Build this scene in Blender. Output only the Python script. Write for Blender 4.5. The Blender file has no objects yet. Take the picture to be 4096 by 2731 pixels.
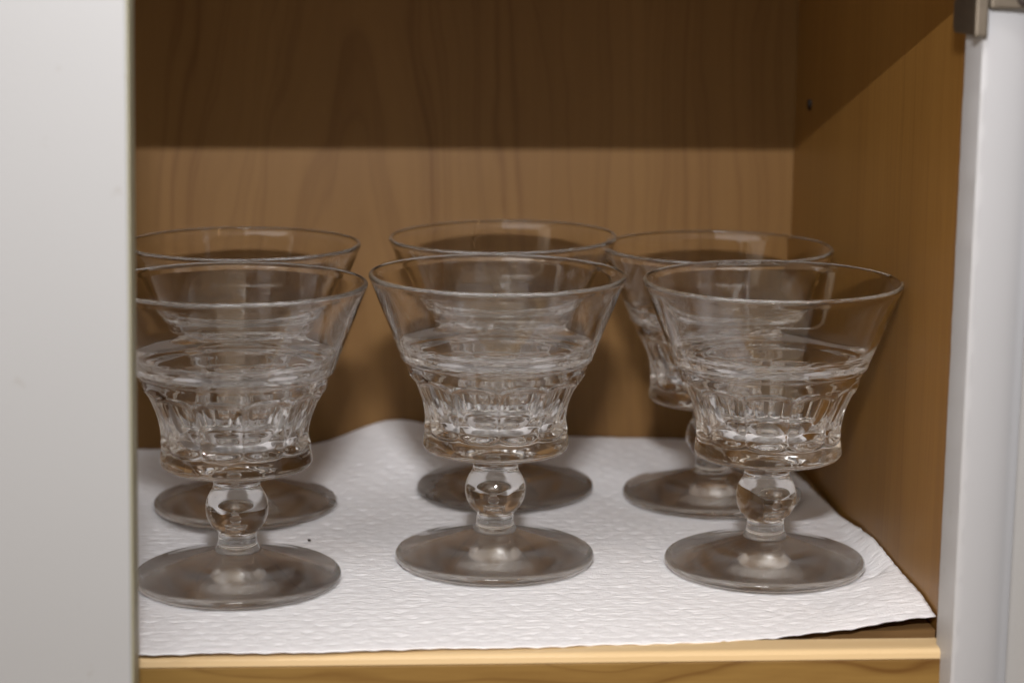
import bpy, bmesh, math, random
from mathutils import Vector, Matrix, noise as mnoise
random.seed(4)
PI = math.pi
S = bpy.context.scene
COL = S.collection

# ------------------------------------------------------------------ helpers
def tag(o, label=None, cat=None, group=None, kind=None):
    if label: o['label'] = label
    if cat: o['category'] = cat
    if group: o['group'] = group
    if kind: o['kind'] = kind
    return o

def empty(name, loc=(0, 0, 0), rz=0.0, parent=None):
    o = bpy.data.objects.new(name, None)
    o.empty_display_size = .02
    COL.objects.link(o)
    o.location = loc
    o.rotation_euler = (0, 0, rz)
    o.parent = parent
    return o

def link_mesh(name, bm, mat, parent=None, smooth=False, recalc=True):
    if recalc:
        bmesh.ops.recalc_face_normals(bm, faces=bm.faces)
    me = bpy.data.meshes.new(name)
    bm.to_mesh(me); bm.free()
    me.materials.append(mat)
    if smooth:
        for p in me.polygons: p.use_smooth = True
    o = bpy.data.objects.new(name, me)
    COL.objects.link(o)
    o.parent = parent
    return o

def add_box(bm, x0, x1, y0, y1, z0, z1, bevel=0.0, seg=3):
    vs = [bm.verts.new((x, y, z)) for x in (x0, x1) for y in (y0, y1) for z in (z0, z1)]
    F = [(0, 1, 3, 2), (4, 6, 7, 5), (0, 4, 5, 1), (2, 3, 7, 6), (0, 2, 6, 4), (1, 5, 7, 3)]
    fs = [bm.faces.new([vs[i] for i in f]) for f in F]
    if bevel > 0:
        es = list({e for f in fs for e in f.edges})
        bmesh.ops.bevel(bm, geom=es, offset=bevel, segments=seg, profile=.5, affect='EDGES')

def box(name, dims, mat, parent=None, bevel=0.0, seg=3):
    bm = bmesh.new(); add_box(bm, *dims, bevel=bevel, seg=seg)
    return link_mesh(name, bm, mat, parent, smooth=False)

def prism(name, pts, x0, x1, mat, parent=None):
    """outline given in (y, z), pushed along x"""
    bm = bmesh.new()
    a = [bm.verts.new((x0, y, z)) for y, z in pts]
    b = [bm.verts.new((x1, y, z)) for y, z in pts]
    n = len(pts)
    for i in range(n):
        bm.faces.new((a[i], a[(i + 1) % n], b[(i + 1) % n], b[i]))
    bm.faces.new(a); bm.faces.new(b[::-1])
    return link_mesh(name, bm, mat, parent)

def catmull(pts, per=6):
    out = []
    n = len(pts)
    for i in range(n - 1):
        p0 = pts[max(i - 1, 0)]; p1 = pts[i]; p2 = pts[i + 1]; p3 = pts[min(i + 2, n - 1)]
        for k in range(per):
            t = k / per
            q = []
            for c in (0, 1):
                m1 = (p2[c] - p0[c]) * .5; m2 = (p3[c] - p1[c]) * .5
                h00 = 2*t**3 - 3*t**2 + 1; h10 = t**3 - 2*t**2 + t
                h01 = -2*t**3 + 3*t**2; h11 = t**3 - t**2
                q.append(h00*p1[c] + h10*m1 + h01*p2[c] + h11*m2)
            out.append((max(q[0], 0.0), q[1]))
    out.append(pts[-1])
    return out

def smoothstep(a, b, x):
    t = min(max((x - a) / (b - a), 0), 1)
    return t*t*(3 - 2*t)

# ------------------------------------------------------------------ materials
def new_mat(name):
    m = bpy.data.materials.new(name); m.use_nodes = True
    nt = m.node_tree
    b = nt.nodes['Principled BSDF']
    return m, nt, b

def N(nt, t, **kw):
    n = nt.nodes.new(t)
    for k, v in kw.items(): setattr(n, k, v)
    return n

def math_node(nt, op, a, b=None, clamp=False):
    n = nt.nodes.new('ShaderNodeMath'); n.operation = op; n.use_clamp = clamp
    for i, v in enumerate((a, b)):
        if v is None: continue
        if isinstance(v, (int, float)): n.inputs[i].default_value = v
        else: nt.links.new(v, n.inputs[i])
    return n.outputs[0]

def wood(name, base, dark, rot=(0, 0, 0), center=(0, 0, 0), squash=.10, rings=60., grain=.35, ring_amt=.55, rough=.42, seed=0.0, fleck=.12, spec=.25):
    """wood laminate; grain runs along local Z after `rot` is applied to the object coordinates"""
    m, nt, b = new_mat(name)
    L = nt.links
    tc = N(nt, 'ShaderNodeTexCoord')
    mp = N(nt, 'ShaderNodeMapping'); mp.vector_type = 'POINT'
    mp.inputs['Rotation'].default_value = rot
    L.new(tc.outputs['Object'], mp.inputs['Vector'])
    # growth rings cut on a slant: cathedrals
    m2 = N(nt, 'ShaderNodeMapping')
    m2.inputs['Location'].default_value = (-center[0], -center[1], -center[2] * squash)
    m2.inputs['Scale'].default_value = (1, 1, squash)
    L.new(mp.outputs[0], m2.inputs['Vector'])
    nz = N(nt, 'ShaderNodeTexNoise', noise_dimensions='4D'); nz.inputs['Scale'].default_value = 1.0
    nz.inputs['W'].default_value = seed; nz.inputs['Detail'].default_value = 3
    m3 = N(nt, 'ShaderNodeMapping'); m3.inputs['Scale'].default_value = (20, 20, 5.0)
    L.new(mp.outputs[0], m3.inputs['Vector']); L.new(m3.outputs[0], nz.inputs['Vector'])
    sub = N(nt, 'ShaderNodeVectorMath', operation='SUBTRACT'); sub.inputs[1].default_value = (.5, .5, .5)
    L.new(nz.outputs['Color'], sub.inputs[0])
    sc = N(nt, 'ShaderNodeVectorMath', operation='SCALE'); sc.inputs['Scale'].default_value = .045
    L.new(sub.outputs[0], sc.inputs[0])
    ad = N(nt, 'ShaderNodeVectorMath', operation='ADD')
    L.new(m2.outputs[0], ad.inputs[0]); L.new(sc.outputs[0], ad.inputs[1])
    ln = N(nt, 'ShaderNodeVectorMath', operation='LENGTH'); L.new(ad.outputs[0], ln.inputs[0])
    rg = N(nt, 'ShaderNodeTexNoise', noise_dimensions='1D'); rg.inputs['Scale'].default_value = 1; rg.inputs['Detail'].default_value = 1.5
    L.new(math_node(nt, 'MULTIPLY', ln.outputs['Value'], rings * 1.6), rg.inputs['W'])
    rr = N(nt, 'ShaderNodeValToRGB')
    el = rr.color_ramp.elements
    el[0].position = .30; el[0].color = (.12, .12, .12, 1)
    el[1].position = .80; el[1].color = (.25, .25, .25, 1)
    for p, c in ((.44, .0), (.53, .30), (.575, 1.), (.61, .40)):
        e = el.new(p); e.color = (c, c, c, 1)
    L.new(rg.outputs[0], rr.inputs['Fac'])
    # fine fibre streaks
    m4 = N(nt, 'ShaderNodeMapping'); m4.inputs['Scale'].default_value = (420, 420, 9)
    L.new(mp.outputs[0], m4.inputs['Vector'])
    n2 = N(nt, 'ShaderNodeTexNoise'); n2.inputs['Scale'].default_value = 1; n2.inputs['Detail'].default_value = 4
    L.new(m4.outputs[0], n2.inputs['Vector'])
    # short flecks
    m5 = N(nt, 'ShaderNodeMapping'); m5.inputs['Scale'].default_value = (900, 900, 90)
    L.new(mp.outputs[0], m5.inputs['Vector'])
    n4 = N(nt, 'ShaderNodeTexNoise'); n4.inputs['Scale'].default_value = 1; n4.inputs['Detail'].default_value = 2
    L.new(m5.outputs[0], n4.inputs['Vector'])
    # broad streaks
    m6 = N(nt, 'ShaderNodeMapping'); m6.inputs['Scale'].default_value = (38, 38, 2.2)
    L.new(mp.outputs[0], m6.inputs['Vector'])
    n3 = N(nt, 'ShaderNodeTexNoise'); n3.inputs['Scale'].default_value = 1; n3.inputs['Detail'].default_value = 3
    L.new(m6.outputs[0], n3.inputs['Vector'])
    f = math_node(nt, 'MULTIPLY', rr.outputs['Color'], ring_amt)
    f = math_node(nt, 'MULTIPLY', f, math_node(nt, 'ADD', math_node(nt, 'MULTIPLY', n3.outputs['Fac'], 1.2), .25))
    g = math_node(nt, 'MULTIPLY', math_node(nt, 'SUBTRACT', n2.outputs['Fac'], .5), grain)
    h = math_node(nt, 'MULTIPLY', math_node(nt, 'SUBTRACT', n3.outputs['Fac'], .5), .7)
    k = math_node(nt, 'MULTIPLY', math_node(nt, 'SUBTRACT', n4.outputs['Fac'], .55), fleck)
    t = math_node(nt, 'ADD', math_node(nt, 'ADD', f, g), math_node(nt, 'ADD', h, k))
    t = math_node(nt, 'ADD', t, .2, clamp=True)
    mix = N(nt, 'ShaderNodeMix', data_type='RGBA')
    mix.inputs['A'].default_value = (*base, 1); mix.inputs['B'].default_value = (*dark, 1)
    L.new(t, mix.inputs['Factor'])
    L.new(mix.outputs['Result'], b.inputs['Base Color'])
    b.inputs['Roughness'].default_value = rough
    b.inputs['Specular IOR Level'].default_value = spec
    bp = N(nt, 'ShaderNodeBump'); bp.inputs['Strength'].default_value = .05; bp.inputs['Distance'].default_value = .0004
    L.new(n2.outputs['Fac'], bp.inputs['Height']); L.new(bp.outputs[0], b.inputs['Normal'])
    return m

def paint(name, col, rough=.4, mottle=.03, bump=.02, spec=.4):
    m, nt, b = new_mat(name); L = nt.links
    tc = N(nt, 'ShaderNodeTexCoord')
    n1 = N(nt, 'ShaderNodeTexNoise'); n1.inputs['Scale'].default_value = 14; n1.inputs['Detail'].default_value = 5
    L.new(tc.outputs['Object'], n1.inputs['Vector'])
    n2 = N(nt, 'ShaderNodeTexNoise'); n2.inputs['Scale'].default_value = 900; n2.inputs['Detail'].default_value = 2
    L.new(tc.outputs['Object'], n2.inputs['Vector'])
    mix = N(nt, 'ShaderNodeMix', data_type='RGBA')
    mix.inputs['A'].default_value = (*[c * (1 - mottle) for c in col], 1)
    mix.inputs['B'].default_value = (*[c * (1 + mottle) for c in col], 1)
    L.new(n1.outputs['Fac'], mix.inputs['Factor'])
    # small scuffs
    v = N(nt, 'ShaderNodeTexNoise'); v.inputs['Scale'].default_value = 120; v.inputs['Detail'].default_value = 3
    L.new(tc.outputs['Object'], v.inputs['Vector'])
    r = N(nt, 'ShaderNodeValToRGB'); r.color_ramp.elements[0].position = .70; r.color_ramp.elements[1].position = .80
    L.new(v.outputs['Fac'], r.inputs['Fac'])
    mx = N(nt, 'ShaderNodeMix', data_type='RGBA')
    mx.inputs['B'].default_value = (col[0] * .75, col[1] * .70, col[2] * .62, 1)
    L.new(mix.outputs['Result'], mx.inputs['A'])
    L.new(math_node(nt, 'MULTIPLY', r.outputs['Color'], .5), mx.inputs['Factor'])
    L.new(mx.outputs['Result'], b.inputs['Base Color'])
    b.inputs['Roughness'].default_value = rough
    b.inputs['Specular IOR Level'].default_value = spec
    bp = N(nt, 'ShaderNodeBump'); bp.inputs['Strength'].default_value = bump * 5; bp.inputs['Distance'].default_value = .0003
    L.new(n2.outputs['Fac'], bp.inputs['Height']); L.new(bp.outputs[0], b.inputs['Normal'])
    return m

WB = (.190, .100, .031); WD = (.115, .052, .013)
M_back = wood('maple_back', WB, WD, center=(-.074, .252, -.10), squash=.13, rings=85, ring_amt=.52, grain=.25, seed=2.3)
M_side = wood('maple_side', (.262, .132, .031), (.155, .066, .013), center=(.2, .35, -.6), squash=.05, rings=70, ring_amt=.35, grain=.45, seed=7.1, fleck=.2)
M_shelf = wood('maple_shelf', (.22, .125, .05), (.14, .075, .028), rot=(0, PI/2, 0), center=(.3, .2, 0), squash=.07, rings=55, seed=4.)
M_rail = wood('maple_rail', (.27, .160, .044), (.130, .060, .013), rot=(0, PI/2, 0), center=(.024, -.05, .02), squash=.10, rings=170, ring_amt=.7, grain=.4, seed=9.4, fleck=.3)
M_edge = wood('pale_edge_strip', (.74, .55, .31), (.62, .43, .21), rot=(0, PI/2, 0), center=(.1, .05, 0), squash=.05, rings=60, ring_amt=.3, grain=.5, seed=1.4, rough=.35)
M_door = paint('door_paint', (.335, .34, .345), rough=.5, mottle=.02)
M_edge_bounce = paint('edge_wood_bounce', (.30, .285, .20), rough=.5)  # yellow light bounced off the wood, put into the door edge colour
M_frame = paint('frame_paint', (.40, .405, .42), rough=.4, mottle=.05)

def glass_mat():
    m, nt, b = new_mat('clear_pressed_glass'); L = nt.links
    b.inputs['Base Color'].default_value = (1, 1, .995, 1)
    b.inputs['Roughness'].default_value = 0.0
    b.inputs['IOR'].default_value = 1.52
    b.inputs['Transmission Weight'].default_value = 1.0
    tc = N(nt, 'ShaderNodeTexCoord')
    mp = N(nt, 'ShaderNodeMapping'); mp.inputs['Scale'].default_value = (60, 60, 130)
    L.new(tc.outputs['Object'], mp.inputs['Vector'])
    n = N(nt, 'ShaderNodeTexNoise'); n.inputs['Scale'].default_value = 1; n.inputs['Detail'].default_value = 1.5
    L.new(mp.outputs[0], n.inputs['Vector'])
    bp = N(nt, 'ShaderNodeBump'); bp.inputs['Strength'].default_value = .025; bp.inputs['Distance'].default_value = .0006
    L.new(n.outputs['Fac'], bp.inputs['Height']); L.new(bp.outputs[0], b.inputs['Normal'])
    return m
M_glass = glass_mat()
M_ground = M_glass.copy(); M_ground.name = 'ground_glass_base'
M_ground.node_tree.nodes['Principled BSDF'].inputs['Roughness'].default_value = .17

def paper_mat():
    m, nt, b = new_mat('embossed_paper'); L = nt.links
    b.inputs['Base Color'].default_value = (.91, .905, .92, 1)
    b.inputs['Roughness'].default_value = .9
    b.inputs['Specular IOR Level'].default_value = .1
    tc = N(nt, 'ShaderNodeTexCoord')
    mp = N(nt, 'ShaderNodeMapping'); mp.inputs['Scale'].default_value = (330, 760, 100); mp.inputs['Rotation'].default_value = (0, 0, .06)
    L.new(tc.outputs['Object'], mp.inputs['Vector'])
    n = N(nt, 'ShaderNodeTexNoise'); n.inputs['Scale'].default_value = 1; n.inputs['Detail'].default_value = 3; n.inputs['Distortion'].default_value = .4
    L.new(mp.outputs[0], n.inputs['Vector'])
    n2 = N(nt, 'ShaderNodeTexNoise'); n2.inputs['Scale'].default_value = 2500; n2.inputs['Detail'].default_value = 2
    L.new(tc.outputs['Object'], n2.inputs['Vector'])
    h = math_node(nt, 'ADD', n.outputs['Fac'], math_node(nt, 'MULTIPLY', n2.outputs['Fac'], .35))
    bp = N(nt, 'ShaderNodeBump'); bp.inputs['Strength'].default_value = .7; bp.inputs['Distance'].default_value = .0007
    L.new(h, bp.inputs['Height']); L.new(bp.outputs[0], b.inputs['Normal'])
    return m
M_paper = paper_mat()

def metal_mat(name, col, rough):
    m, nt, b = new_mat(name); L = nt.links
    b.inputs['Metallic'].default_value = 1
    tc = N(nt, 'ShaderNodeTexCoord')
    n = N(nt, 'ShaderNodeTexNoise'); n.inputs['Scale'].default_value = 350; n.inputs['Detail'].default_value = 4
    L.new(tc.outputs['Object'], n.inputs['Vector'])
    mx = N(nt, 'ShaderNodeMix', data_type='RGBA')
    mx.inputs['A'].default_value = (*[c * .8 for c in col], 1); mx.inputs['B'].default_value = (*[c * 1.25 for c in col], 1)
    L.new(n.outputs['Fac'], mx.inputs['Factor']); L.new(mx.outputs['Result'], b.inputs['Base Color'])
    b.inputs['Roughness'].default_value = rough
    return m
M_metal = metal_mat('dull_nickel', (.17, .145, .115), .52)

def plain(name, col, rough=.6):
    m, nt, b = new_mat(name)
    b.inputs['Base Color'].default_value = (*col, 1); b.inputs['Roughness'].default_value = rough
    tc = N(nt, 'ShaderNodeTexCoord'); n = N(nt, 'ShaderNodeTexNoise'); n.inputs['Scale'].default_value = 800
    nt.links.new(tc.outputs['Object'], n.inputs['Vector'])
    bp = N(nt, 'ShaderNodeBump'); bp.inputs['Strength'].default_value = .2; bp.inputs['Distance'].default_value = .0003
    nt.links.new(n.outputs['Fac'], bp.inputs['Height']); nt.links.new(bp.outputs[0], b.inputs['Normal'])
    return m
M_dark = plain('hole_shade_and_screw', (.02, .013, .01))
M_crumb = plain('dark_crumb', (.02, .018, .018))

# ------------------------------------------------------------------ cabinet
XR = .1135          # inner edge of the right stile
XW = .1190          # face of the right side panel
YB = .270           # face of the back panel
XL = -.42
HZ = .2115          # underside of the rail over the opening
cab = empty('kitchen_cabinet', (0, 0, 0))
tag(cab, 'maple lined kitchen cabinet with grey white doors, holding the goblets on its shelf', 'cabinet')
box('back_panel', (XL, XW + .016, YB, YB + .012, -.12, .52), M_back, cab)
side = box('side_panel', (XW, XW + .016, 0, YB - .0005, -.12, .52), M_side, cab)
box('far_side_panel', (XL - .016, XL - .0005, 0, YB + .012, -.12, .52), M_side, cab)
box('top_panel', (XL - .016, XW + .016, 0, YB + .012, .5205, .536), M_shelf, cab)
fl = box('shelf_board', (XL, XW - .0008, .0175, YB - .001, -.018, 0), M_shelf, cab)
# pale solid nosing with an eased front edge; the shelf sits a touch skewed in its frame
es_ = prism('edge_strip', [(.0110, -.0002), (.0106, .0003), (.0020, .0003), (.0008, .0001), (.0001, -.0004), (-.0001, -.0010), (-.0001, -.0028), (.0110, -.0028)], XL, XW - .0008, M_edge, cab)
fr_ = box('front_rail', (XL, XR + .004, -.0004, .0110, -.11, -.0030), M_rail, cab, bevel=.0004)
for o in (es_, fr_):
    for v in o.data.vertices:
        v.co.y += -(v.co.x + .01) * .045; v.co.z += v.co.x * .012
        if v.co.z < -.05: v.co.z = -.11
# right stile: its front face is a shallow cove
def stile(name, pts, z0, z1, mat, parent):
    bm = bmesh.new()
    n = len(pts); nz = 260; rows = []
    for j in range(nz + 1):
        z = z0 + (z1 - z0) * j / nz
        row = []
        for i, (x, y) in enumerate(pts):
            e = 0
            if 1 <= i <= 4:                      # hand painted, slightly ragged arris
                e = .00008 * mnoise.noise(Vector((i * 3.7, 0, z * 160))) + .00012 * mnoise.noise(Vector((i * 1.7, 5, z * 700)))
            row.append(bm.verts.new((x + e, y + e * .8, z)))
        rows.append(row)
    for a, b in zip(rows, rows[1:]):
        for i in range(n):
            f = bm.faces.new((a[i], a[(i+1) % n], b[(i+1) % n], b[i])); f.smooth = True
    bm.faces.new(rows[0]); bm.faces.new(rows[-1][::-1])
    o = link_mesh(name, bm, mat, parent)
    o.data.set_sharp_from_angle(angle=math.radians(32))
    return o
pts = [(XR + .046, 0 - .0008), (XR, -.0008), (XR, -.0160), (XR + .0003, -.0172), (XR + .0012, -.0177)]
for k in range(1, 11):
    t = k / 10
    pts.append((XR + .0012 + .0160 * t, -.0177 + .0042 * t ** 1.6))
pts.append((XR + .046, -.0135))
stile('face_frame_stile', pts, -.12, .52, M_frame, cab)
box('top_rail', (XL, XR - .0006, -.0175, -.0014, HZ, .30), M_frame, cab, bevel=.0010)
# shelf pin hole: the shade inside it is put in as a dark disc
bm = bmesh.new()
bmesh.ops.create_cone(bm, cap_ends=True, segments=20, radius1=.0022, radius2=.0022, depth=.002,
                      matrix=Matrix.Translation((XW - .0002, .2388, .1531)) @ Matrix.Rotation(PI/2, 4, 'Y'))
link_mesh('shelf_pin_hole', bm, M_dark, side)

# closed left door
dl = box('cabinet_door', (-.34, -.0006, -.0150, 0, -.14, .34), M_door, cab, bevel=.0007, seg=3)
dl.location = (-.1338, -.0220, 0); dl.rotation_euler = (0, math.radians(.95), 0)
box('edge_bounce_strip', (-.0008, 0, -.0146, -.0003, -.1395, .3395), M_edge_bounce, dl, bevel=.0003)  # added sliver on the door's side that carries the bounce tint
dl['label'] = 'closed grey white cabinet door'
# open right door, swung well past square; its inner face looks left
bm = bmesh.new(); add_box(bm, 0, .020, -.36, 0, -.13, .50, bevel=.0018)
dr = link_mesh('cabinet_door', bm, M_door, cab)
dr.location = (.1298, -.0180, 0); dr.rotation_euler = (0, 0, math.radians(30))
dr['label'] = 'open cabinet door seen almost edge on'

# hinge on the stile, wrapping its inner edge
hg = empty('hinge', (0, 0, 0), parent=cab)
bm = bmesh.new()
add_box(bm, XR - .0022, XR - .0003, -.0150, .0055, .1925, .2350, bevel=.0008)
add_box(bm, XR - .0020, XR - .0003, .0040, .0072, .1935, .2020, bevel=.0006)
link_mesh('side_plate', bm, M_metal, hg)
bm = bmesh.new()
add_box(bm, XR - .0034, XR + .0006, -.0212, -.0180, .1922, .2045, bevel=.0007)
link_mesh('wrap_flange', bm, M_metal, hg)
bm = bmesh.new()
add_box(bm, XR + .0009, XR + .0150, -.0208, -.0182, .2003, .2350, bevel=.0008)
link_mesh('hinge_arm', bm, M_metal, hg)
bm = bmesh.new()
bmesh.ops.create_uvsphere(bm, u_segments=20, v_segments=10, radius=.0026)
for v in bm.verts: v.co.y *= .45
bmesh.ops.translate(bm, vec=(XR + .0112, -.0210, .2036), verts=bm.verts)
link_mesh('screw', bm, M_dark, hg, smooth=True)

# ------------------------------------------------------------------ paper liner
def lerp(pts, y):
    for (a, b), (c, d) in zip(pts, pts[1:]):
        if y <= c: return b + (d - b) * smoothstep(a, c, max(y, a))
    return pts[-1][1]

def paper_z(x, y, edge=0.0):
    # hump gathered against the back panel
    def bump(cx, cy, sx, sy, h): return h * math.exp(-((x - cx)/sx)**2 - ((y - cy)/sy)**2)
    z = .0012
    z += bump(-.054, .275, .024, .050, .0115)
    z += bump(.040, .285, .070, .040, .0040)
    z += bump(-.010, .285, .030, .045, .0045)
    # right side rides up against the side panel
    ez = lerp(((0, .0048), (.03, .0064), (.06, .0060), (.10, .0064), (.119, .0050), (.158, .0014), (.3, .0010)), y)
    x0 = lerp(((0, .060), (.05, .085), (.07, .1100), (.12, .1110), (.3, .110)), y)
    z += max(0, ez - .0012) * smoothstep(x0, XW, x) 
    # faint undulation
    z += .0009 * max(0, mnoise.noise(Vector((x*18, y*18, 3.1)))) * smoothstep(.10, .2, y)
    return z

def make_paper():
    nx, ny = 420, 420
    bm = bmesh.new()
    rows = []
    def right_edge(y):
        return lerp(((0, .1182), (.10, .1184), (.118, .1182), (.128, .1172), (.158, .1168), (.1974, .1150), (.2155, .1136), (.30, .1120)), y)
    for j in range(ny + 1):
        v = j / ny
        r = []
        for i in range(nx + 1):
            u = i / nx
            y = .0025 + v * (YB - .0035)
            xr = right_edge(y)
            x = -.30 + u * (xr + .30)
            # hem is not perfectly straight
            yy = y + (1 - v) ** 6 * (.0006 * math.sin(x * 260) * .35 + .0012 * mnoise.noise(Vector((x*30, 0, 0)))
                                     + .0026 * smoothstep(-.13, .03, x) + .0075 * smoothstep(.02, .095, x) + .0045 * smoothstep(.085, .119, x))
            z = paper_z(x, y)
            # embossed dimples in offset rows, between fine cross ribs
            cx = x / .0085; cy = y / .0060
            rw = math.floor(cy); fx = cx - .5 * (rw % 2); 
            dx = (fx - math.floor(fx) - .5) * .0085; dy = (cy - rw - .5) * .0060
            h1 = mnoise.noise(Vector((math.floor(fx) * 1.37, rw * 2.11, 7)))
            q = -math.exp(-(dx * dx / .0000030 + dy * dy / .0000016)) * (.7 + .6 * h1)
            rib = mnoise.noise(Vector((x * 240, y * 560, 0)))
            z += .00042 * q + .00017 * rib
            r.append(bm.verts.new((x, yy, z)))
        rows.append(r)
    for j in range(ny):
        for i in range(nx):
            bm.faces.new((rows[j][i], rows[j][i+1], rows[j+1][i+1], rows[j+1][i]))
    o = link_mesh('paper_towel', bm, M_paper, smooth=True, recalc=False)
    sol = o.modifiers.new('thickness', 'SOLIDIFY'); sol.thickness = .0004; sol.offset = -1
    return tag(o, 'white embossed paper towel spread under the goblets as a shelf liner', 'paper towel')
make_paper()

# ------------------------------------------------------------------ goblet
NF = 11; SEG = NF * 26
def revolve(name, prof, parent, mod=None):
    bm = bmesh.new()
    rings = []
    for r, z in prof:
        if r < 1e-7:
            rings.append([bm.verts.new((0, 0, z))])
            continue
        ring = []
        for k in range(SEG):
            t = 2 * PI * k / SEG
            rr, zz = (r, z) if mod is None else mod(r, z, t)
            ring.append(bm.verts.new((rr * math.cos(t), rr * math.sin(t), zz)))
        rings.append(ring)
    for A, B in zip(rings, rings[1:]):
        for k in range(SEG):
            k2 = (k + 1) % SEG
            if len(A) == 1: bm.faces.new((A[0], B[k2], B[k]))
            elif len(B) == 1: bm.faces.new((A[k], A[k2], B[0]))
            else: bm.faces.new((A[k], A[k2], B[k2], B[k]))
    return link_mesh(name, bm, M_glass, parent, smooth=True, recalc=False)

mm = .001
def P(pts): return [(r * mm, z * mm) for r, z in pts]
# everything listed from the underside outwards and up: normals face out of the glass
foot_prof = P(catmull([(0, .75), (4, .74), (8, .70), (12, .63), (17, .50), (25, .28), (31, .06), (33.0, 0), (34.6, .35), (35.45, 1.4),
                       (35.5, 2.4), (35.0, 3.2), (34, 3.75), (32, 4.25), (29.5, 4.85), (24, 6.4), (17, 8.4), (12, 9.85), (9.0, 10.7), (8.1, 10.95), (7.7, 11.3)], 5))
stem_prof = P(catmull([(7.7, 11.3), (7.45, 11.8), (7.2, 12.3), (6.8, 13.2), (6.6, 15.0), (6.45, 16.6), (6.6, 17.4), (7.7, 18.6), (9.3, 20.6), (10.45, 23.2),
                       (10.75, 25.8), (10.4, 28.3), (9.5, 30.6), (8.5, 32.3), (8.05, 33.4), (8.0, 34.6), (8.25, 36.2), (8.9, 37.5), (10.2, 38.4)], 5))
def dense(pts, step):
    out = []
    for (r0, z0), (r1, z1) in zip(pts, pts[1:]):
        n = max(1, int(math.hypot(r1 - r0, z1 - z0) / step))
        for k in range(n): out.append((r0 + (r1-r0)*k/n, z0 + (z1-z0)*k/n))
    out.append(pts[-1]); return out
outer = catmull([(10.2, 38.4), (13, 38.95), (19, 39.9), (23.3, 40.6), (25.1, 41.2), (25.8, 42.3), (25.75, 43.6), (25.5, 45.5), (25.2, 47.5), (25.25, 50), (25.7, 54),
                 (26.6, 58), (27.7, 61), (29.0, 64), (30.2, 66.6), (31.2, 69), (32.0, 71.2), (32.35, 72.6), (33.0, 73.2), (33.7, 73.6), (34.0, 74.4), (34.35, 75.6), (36.2, 80.4),
                 (39.6, 89.0), (43.2, 98.1), (44.4, 101.0), (44.9, 102.2), (44.9, 103.0), (44.3, 103.6), (43.5, 103.4), (43.0, 102.4), (42.5, 100.8)], 6)
inner = catmull([(42.5, 100.8), (41.2, 97.6), (37.9, 89.6), (36.0, 84.8), (34.7, 81.6), (33.6, 79.6), (31.8, 77.9), (29.4, 76.3), (27.9, 75.4), (27.2, 74.8), (26.8, 74.0), (26.4, 72.6), (25.8, 70.4), (24.6, 66.6), (22.8, 61.0),
                 (20.6, 55.2), (18.4, 51.4), (15.4, 48.8), (10, 47.3), (5, 46.9), (0, 46.8)], 6)
bowl_prof = P(dense(outer, .45)[:-1] + dense(inner, 1.6))
n_outer = len(dense(outer, .45)) - 1
ZMAX_IN = set()
def flutes(r, z, t):
    R_, Z_ = r / mm, z / mm
    if not (46.0 < Z_ < 70.5) or R_ < 24.7: return r, z
    a = ((t * NF / (2 * PI)) % 1.0) * 2 - 1
    arch = 65.0 + 2.8 * math.sqrt(max(0, 1 - a * a))
    base = 50.6 - 2.0 * math.sqrt(max(0, 1 - a * a))
    d = 2.0 * (1 - abs(a) ** 2.6)
    d *= (1 - smoothstep(arch - 1.4, arch + .1, Z_)) * smoothstep(base - .3, base + 1.6, Z_)
    # rolled lip around each arch
    lip = .35 * math.exp(-((Z_ - arch - .5) / .7) ** 2) + .18 * math.exp(-((Z_ - base + .5) / .7) ** 2)
    return r - d * mm + lip * mm, z

def make_goblet():
    g = empty('glass_goblet')
    # the three pieces meet edge to edge, so the glass is one body
    ft = revolve('foot', foot_prof, g)
    ft.data.materials.append(M_ground)
    for p in ft.data.polygons:
        if p.normal.z < -.5 and p.center.z < .0011: p.material_index = 1
    revolve('stem', stem_prof, g)
    bm_prof = bowl_prof
    revolve('bowl', bm_prof, g, mod=lambda r, z, t: flutes(r, z, t))
    return g

def copy_tree(o, parent=None):
    c = o.copy(); COL.objects.link(c); c.parent = parent
    for ch in list(o.children):
        d = ch.copy(); COL.objects.link(d); d.parent = c
    return c

spots = [
    ((-.0202, .0986), .0015, 0.12, 'clear fluted goblet in the front row, standing between the other two front goblets'),
    ((-.1102, .0771), .0014, 0.30, 'clear fluted goblet in the front row, its side cut off by the closed door'),
    ((.0752, .0870), .0014, 0.22, 'clear fluted goblet in the front row, beside the wooden side wall and white frame'),
    ((.0717, .1795), .0018, 0.05, 'clear goblet in the back row nearest the wooden side wall'),
    ((-.0120, .1927), .0015, 0.40, 'clear goblet in the back row behind the middle front goblet, near the back panel'),
    ((-.1126, .1727), .0015, 0.18, 'clear goblet in the back row partly hidden by the closed door'),
]
proto = make_goblet()
for i, (p, z, rz, lab) in enumerate(spots):
    g = proto if i == 0 else copy_tree(proto)
    g.location = (p[0], p[1], z)
    g.rotation_euler = (.0025 * math.sin(7 * i + 1), .003 * math.cos(5 * i), rz)
    if i == 4: g.rotation_euler.y -= .016; g.location.x += .0018; g.location.z += .0003
    g.scale = (1, 1, (1.0, 1.006, .994, .974, .998, 1.002)[i])
    tag(g, lab, 'goblet', 'six clear fluted glass goblets on the shelf')

# crumb on the towel
def crumb(loc, r, label):
    bm = bmesh.new(); bmesh.ops.create_icosphere(bm, subdivisions=2, radius=r)
    for v in bm.verts:
        k = 1 + .35 * mnoise.noise(v.co * 1500)
        v.co = Vector((v.co.x * k * 1.1, v.co.y * k, v.co.z * k * .7))
    o = link_mesh('crumb', bm, M_crumb, smooth=True)
    o.location = loc
    tag(o, label, 'crumb')
crumb((-.0869, .1229, .0021), .0006, 'tiny black crumb on the white paper towel behind the front left foot')

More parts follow.
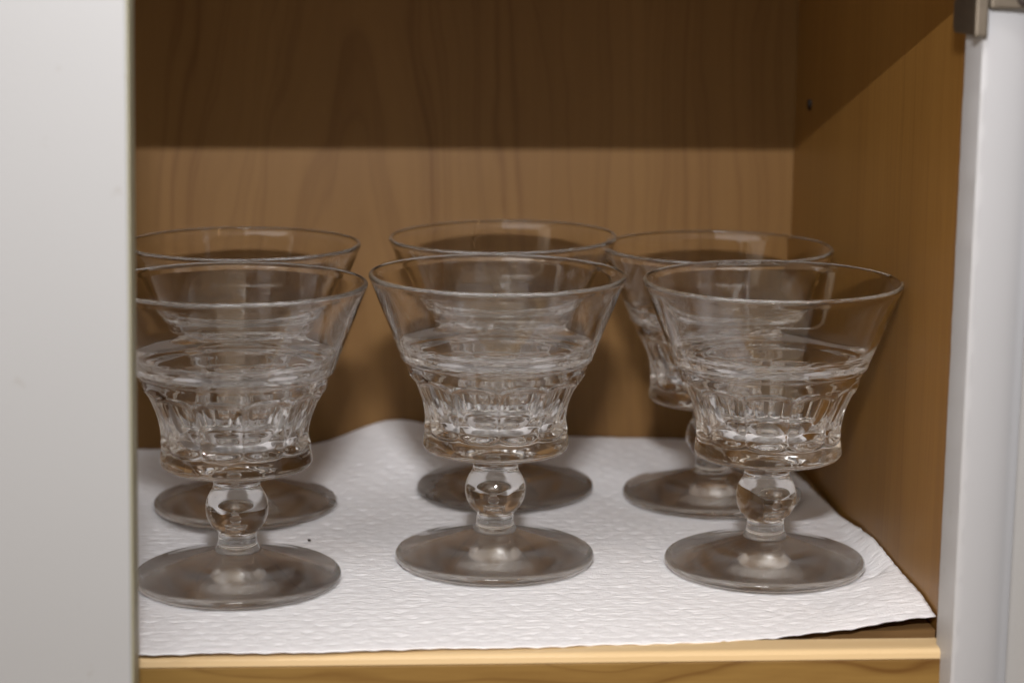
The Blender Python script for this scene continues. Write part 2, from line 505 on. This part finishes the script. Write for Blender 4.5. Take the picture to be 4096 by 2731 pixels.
# ------------------------------------------------------------------ light
W = bpy.data.worlds.new('World'); S.world = W; W.use_nodes = True
nt = W.node_tree; bg = nt.nodes['Background']
tc = N(nt, 'ShaderNodeTexCoord')
sx = N(nt, 'ShaderNodeSeparateXYZ'); nt.links.new(tc.outputs['Generated'], sx.inputs[0])
rp = N(nt, 'ShaderNodeValToRGB')
rp.color_ramp.elements[0].position = .30; rp.color_ramp.elements[0].color = (.43, .345, .265, 1)
rp.color_ramp.elements[1].position = .62; rp.color_ramp.elements[1].color = (.49, .40, .31, 1)
nt.links.new(math_node(nt, 'ADD', math_node(nt, 'MULTIPLY', sx.outputs['Z'], .5), .5), rp.inputs['Fac'])
# extra brightness added on the left to fill the stile and side panel
sd = math_node(nt, 'ADD', math_node(nt, 'MULTIPLY', sx.outputs['X'], -1.1), 1.15, clamp=False)
vm = N(nt, 'ShaderNodeVectorMath', operation='SCALE')
nt.links.new(rp.outputs['Color'], vm.inputs[0]); nt.links.new(sd, vm.inputs['Scale'])
nt.links.new(vm.outputs[0], bg.inputs['Color'])
bg.inputs['Strength'].default_value = .8

def area(name, loc, target, sx_, sy_, power, col):
    l = bpy.data.lights.new(name, 'AREA'); l.shape = 'RECTANGLE'; l.size = sx_; l.size_y = sy_
    l.energy = power; l.color = col
    o = bpy.data.objects.new(name, l); COL.objects.link(o)
    o.location = loc
    o.rotation_euler = (Vector(target) - Vector(loc)).to_track_quat('-Z', 'Y').to_euler()
    return o
area('camera_flash', (-.064, -.60, .375), (-.04, .10, .285), .055, .006, 1.85, (1, .98, .99)).data.spread = math.radians(104)
area('overhead_fill', (-.12, -.76, 1.50), (-.12, -.2, .05), .32, .22, 4.0, (.98, .98, 1.0))  # unseen lamp added for glass highlights and to brighten the towel's front
area('ceiling_bounce', (-.75, -.72, 1.60), (-.50, -.62, 0), 2.3, 1.1, 11.5, (.95, .97, 1.0)).data.shape = 'ELLIPSE'
lp = bpy.data.lights.new('ceiling_lamp', 'POINT'); lp.energy = 3; lp.color = (1, .62, .30); lp.shadow_soft_size = .05
lo = bpy.data.objects.new('ceiling_lamp', lp); COL.objects.link(lo); lo.location = (.62, -.95, 1.50)

# ------------------------------------------------------------------ camera
cam_d = bpy.data.cameras.new('camera'); cam = bpy.data.objects.new('camera', cam_d); COL.objects.link(cam)
yaw, pitch, roll = .0726952, -.1882238, .0090363
f = Vector((math.sin(yaw)*math.cos(pitch), math.cos(yaw)*math.cos(pitch), math.sin(pitch)))
r = Vector((math.cos(yaw), -math.sin(yaw), 0)); u = r.cross(f)
r2 = math.cos(roll)*r + math.sin(roll)*u; u2 = -math.sin(roll)*r + math.cos(roll)*u
m = Matrix((r2, u2, -f)).transposed().to_4x4()
m.translation = Vector((-.0670188, -.6208057, .2179266))
cam.matrix_world = m
cam_d.sensor_width = 22.3; cam_d.sensor_fit = 'HORIZONTAL'
cam_d.lens = 4800 / 2352 * 22.3
cam_d.clip_start = .01; cam_d.clip_end = 20
cam_d.dof.use_dof = True; cam_d.dof.focus_distance = .722; cam_d.dof.aperture_fstop = 5.6
S.camera = cam

S.render.engine = 'CYCLES'
c = S.cycles
c.max_bounces = 48; c.transmission_bounces = 48; c.glossy_bounces = 48; c.diffuse_bounces = 4; c.transparent_max_bounces = 16
c.caustics_reflective = False; c.caustics_refractive = True
c.blur_glossy = 1.0
c.sample_clamp_indirect = 3
c.use_denoising = True
try: c.denoiser = 'OPENIMAGEDENOISE'
except Exception: pass
vs = S.view_settings
S.display_settings.display_device = 'sRGB'
vs.view_transform = 'Standard'; vs.look = 'None'; vs.exposure = 0; vs.gamma = 1; vs.use_curve_mapping = False
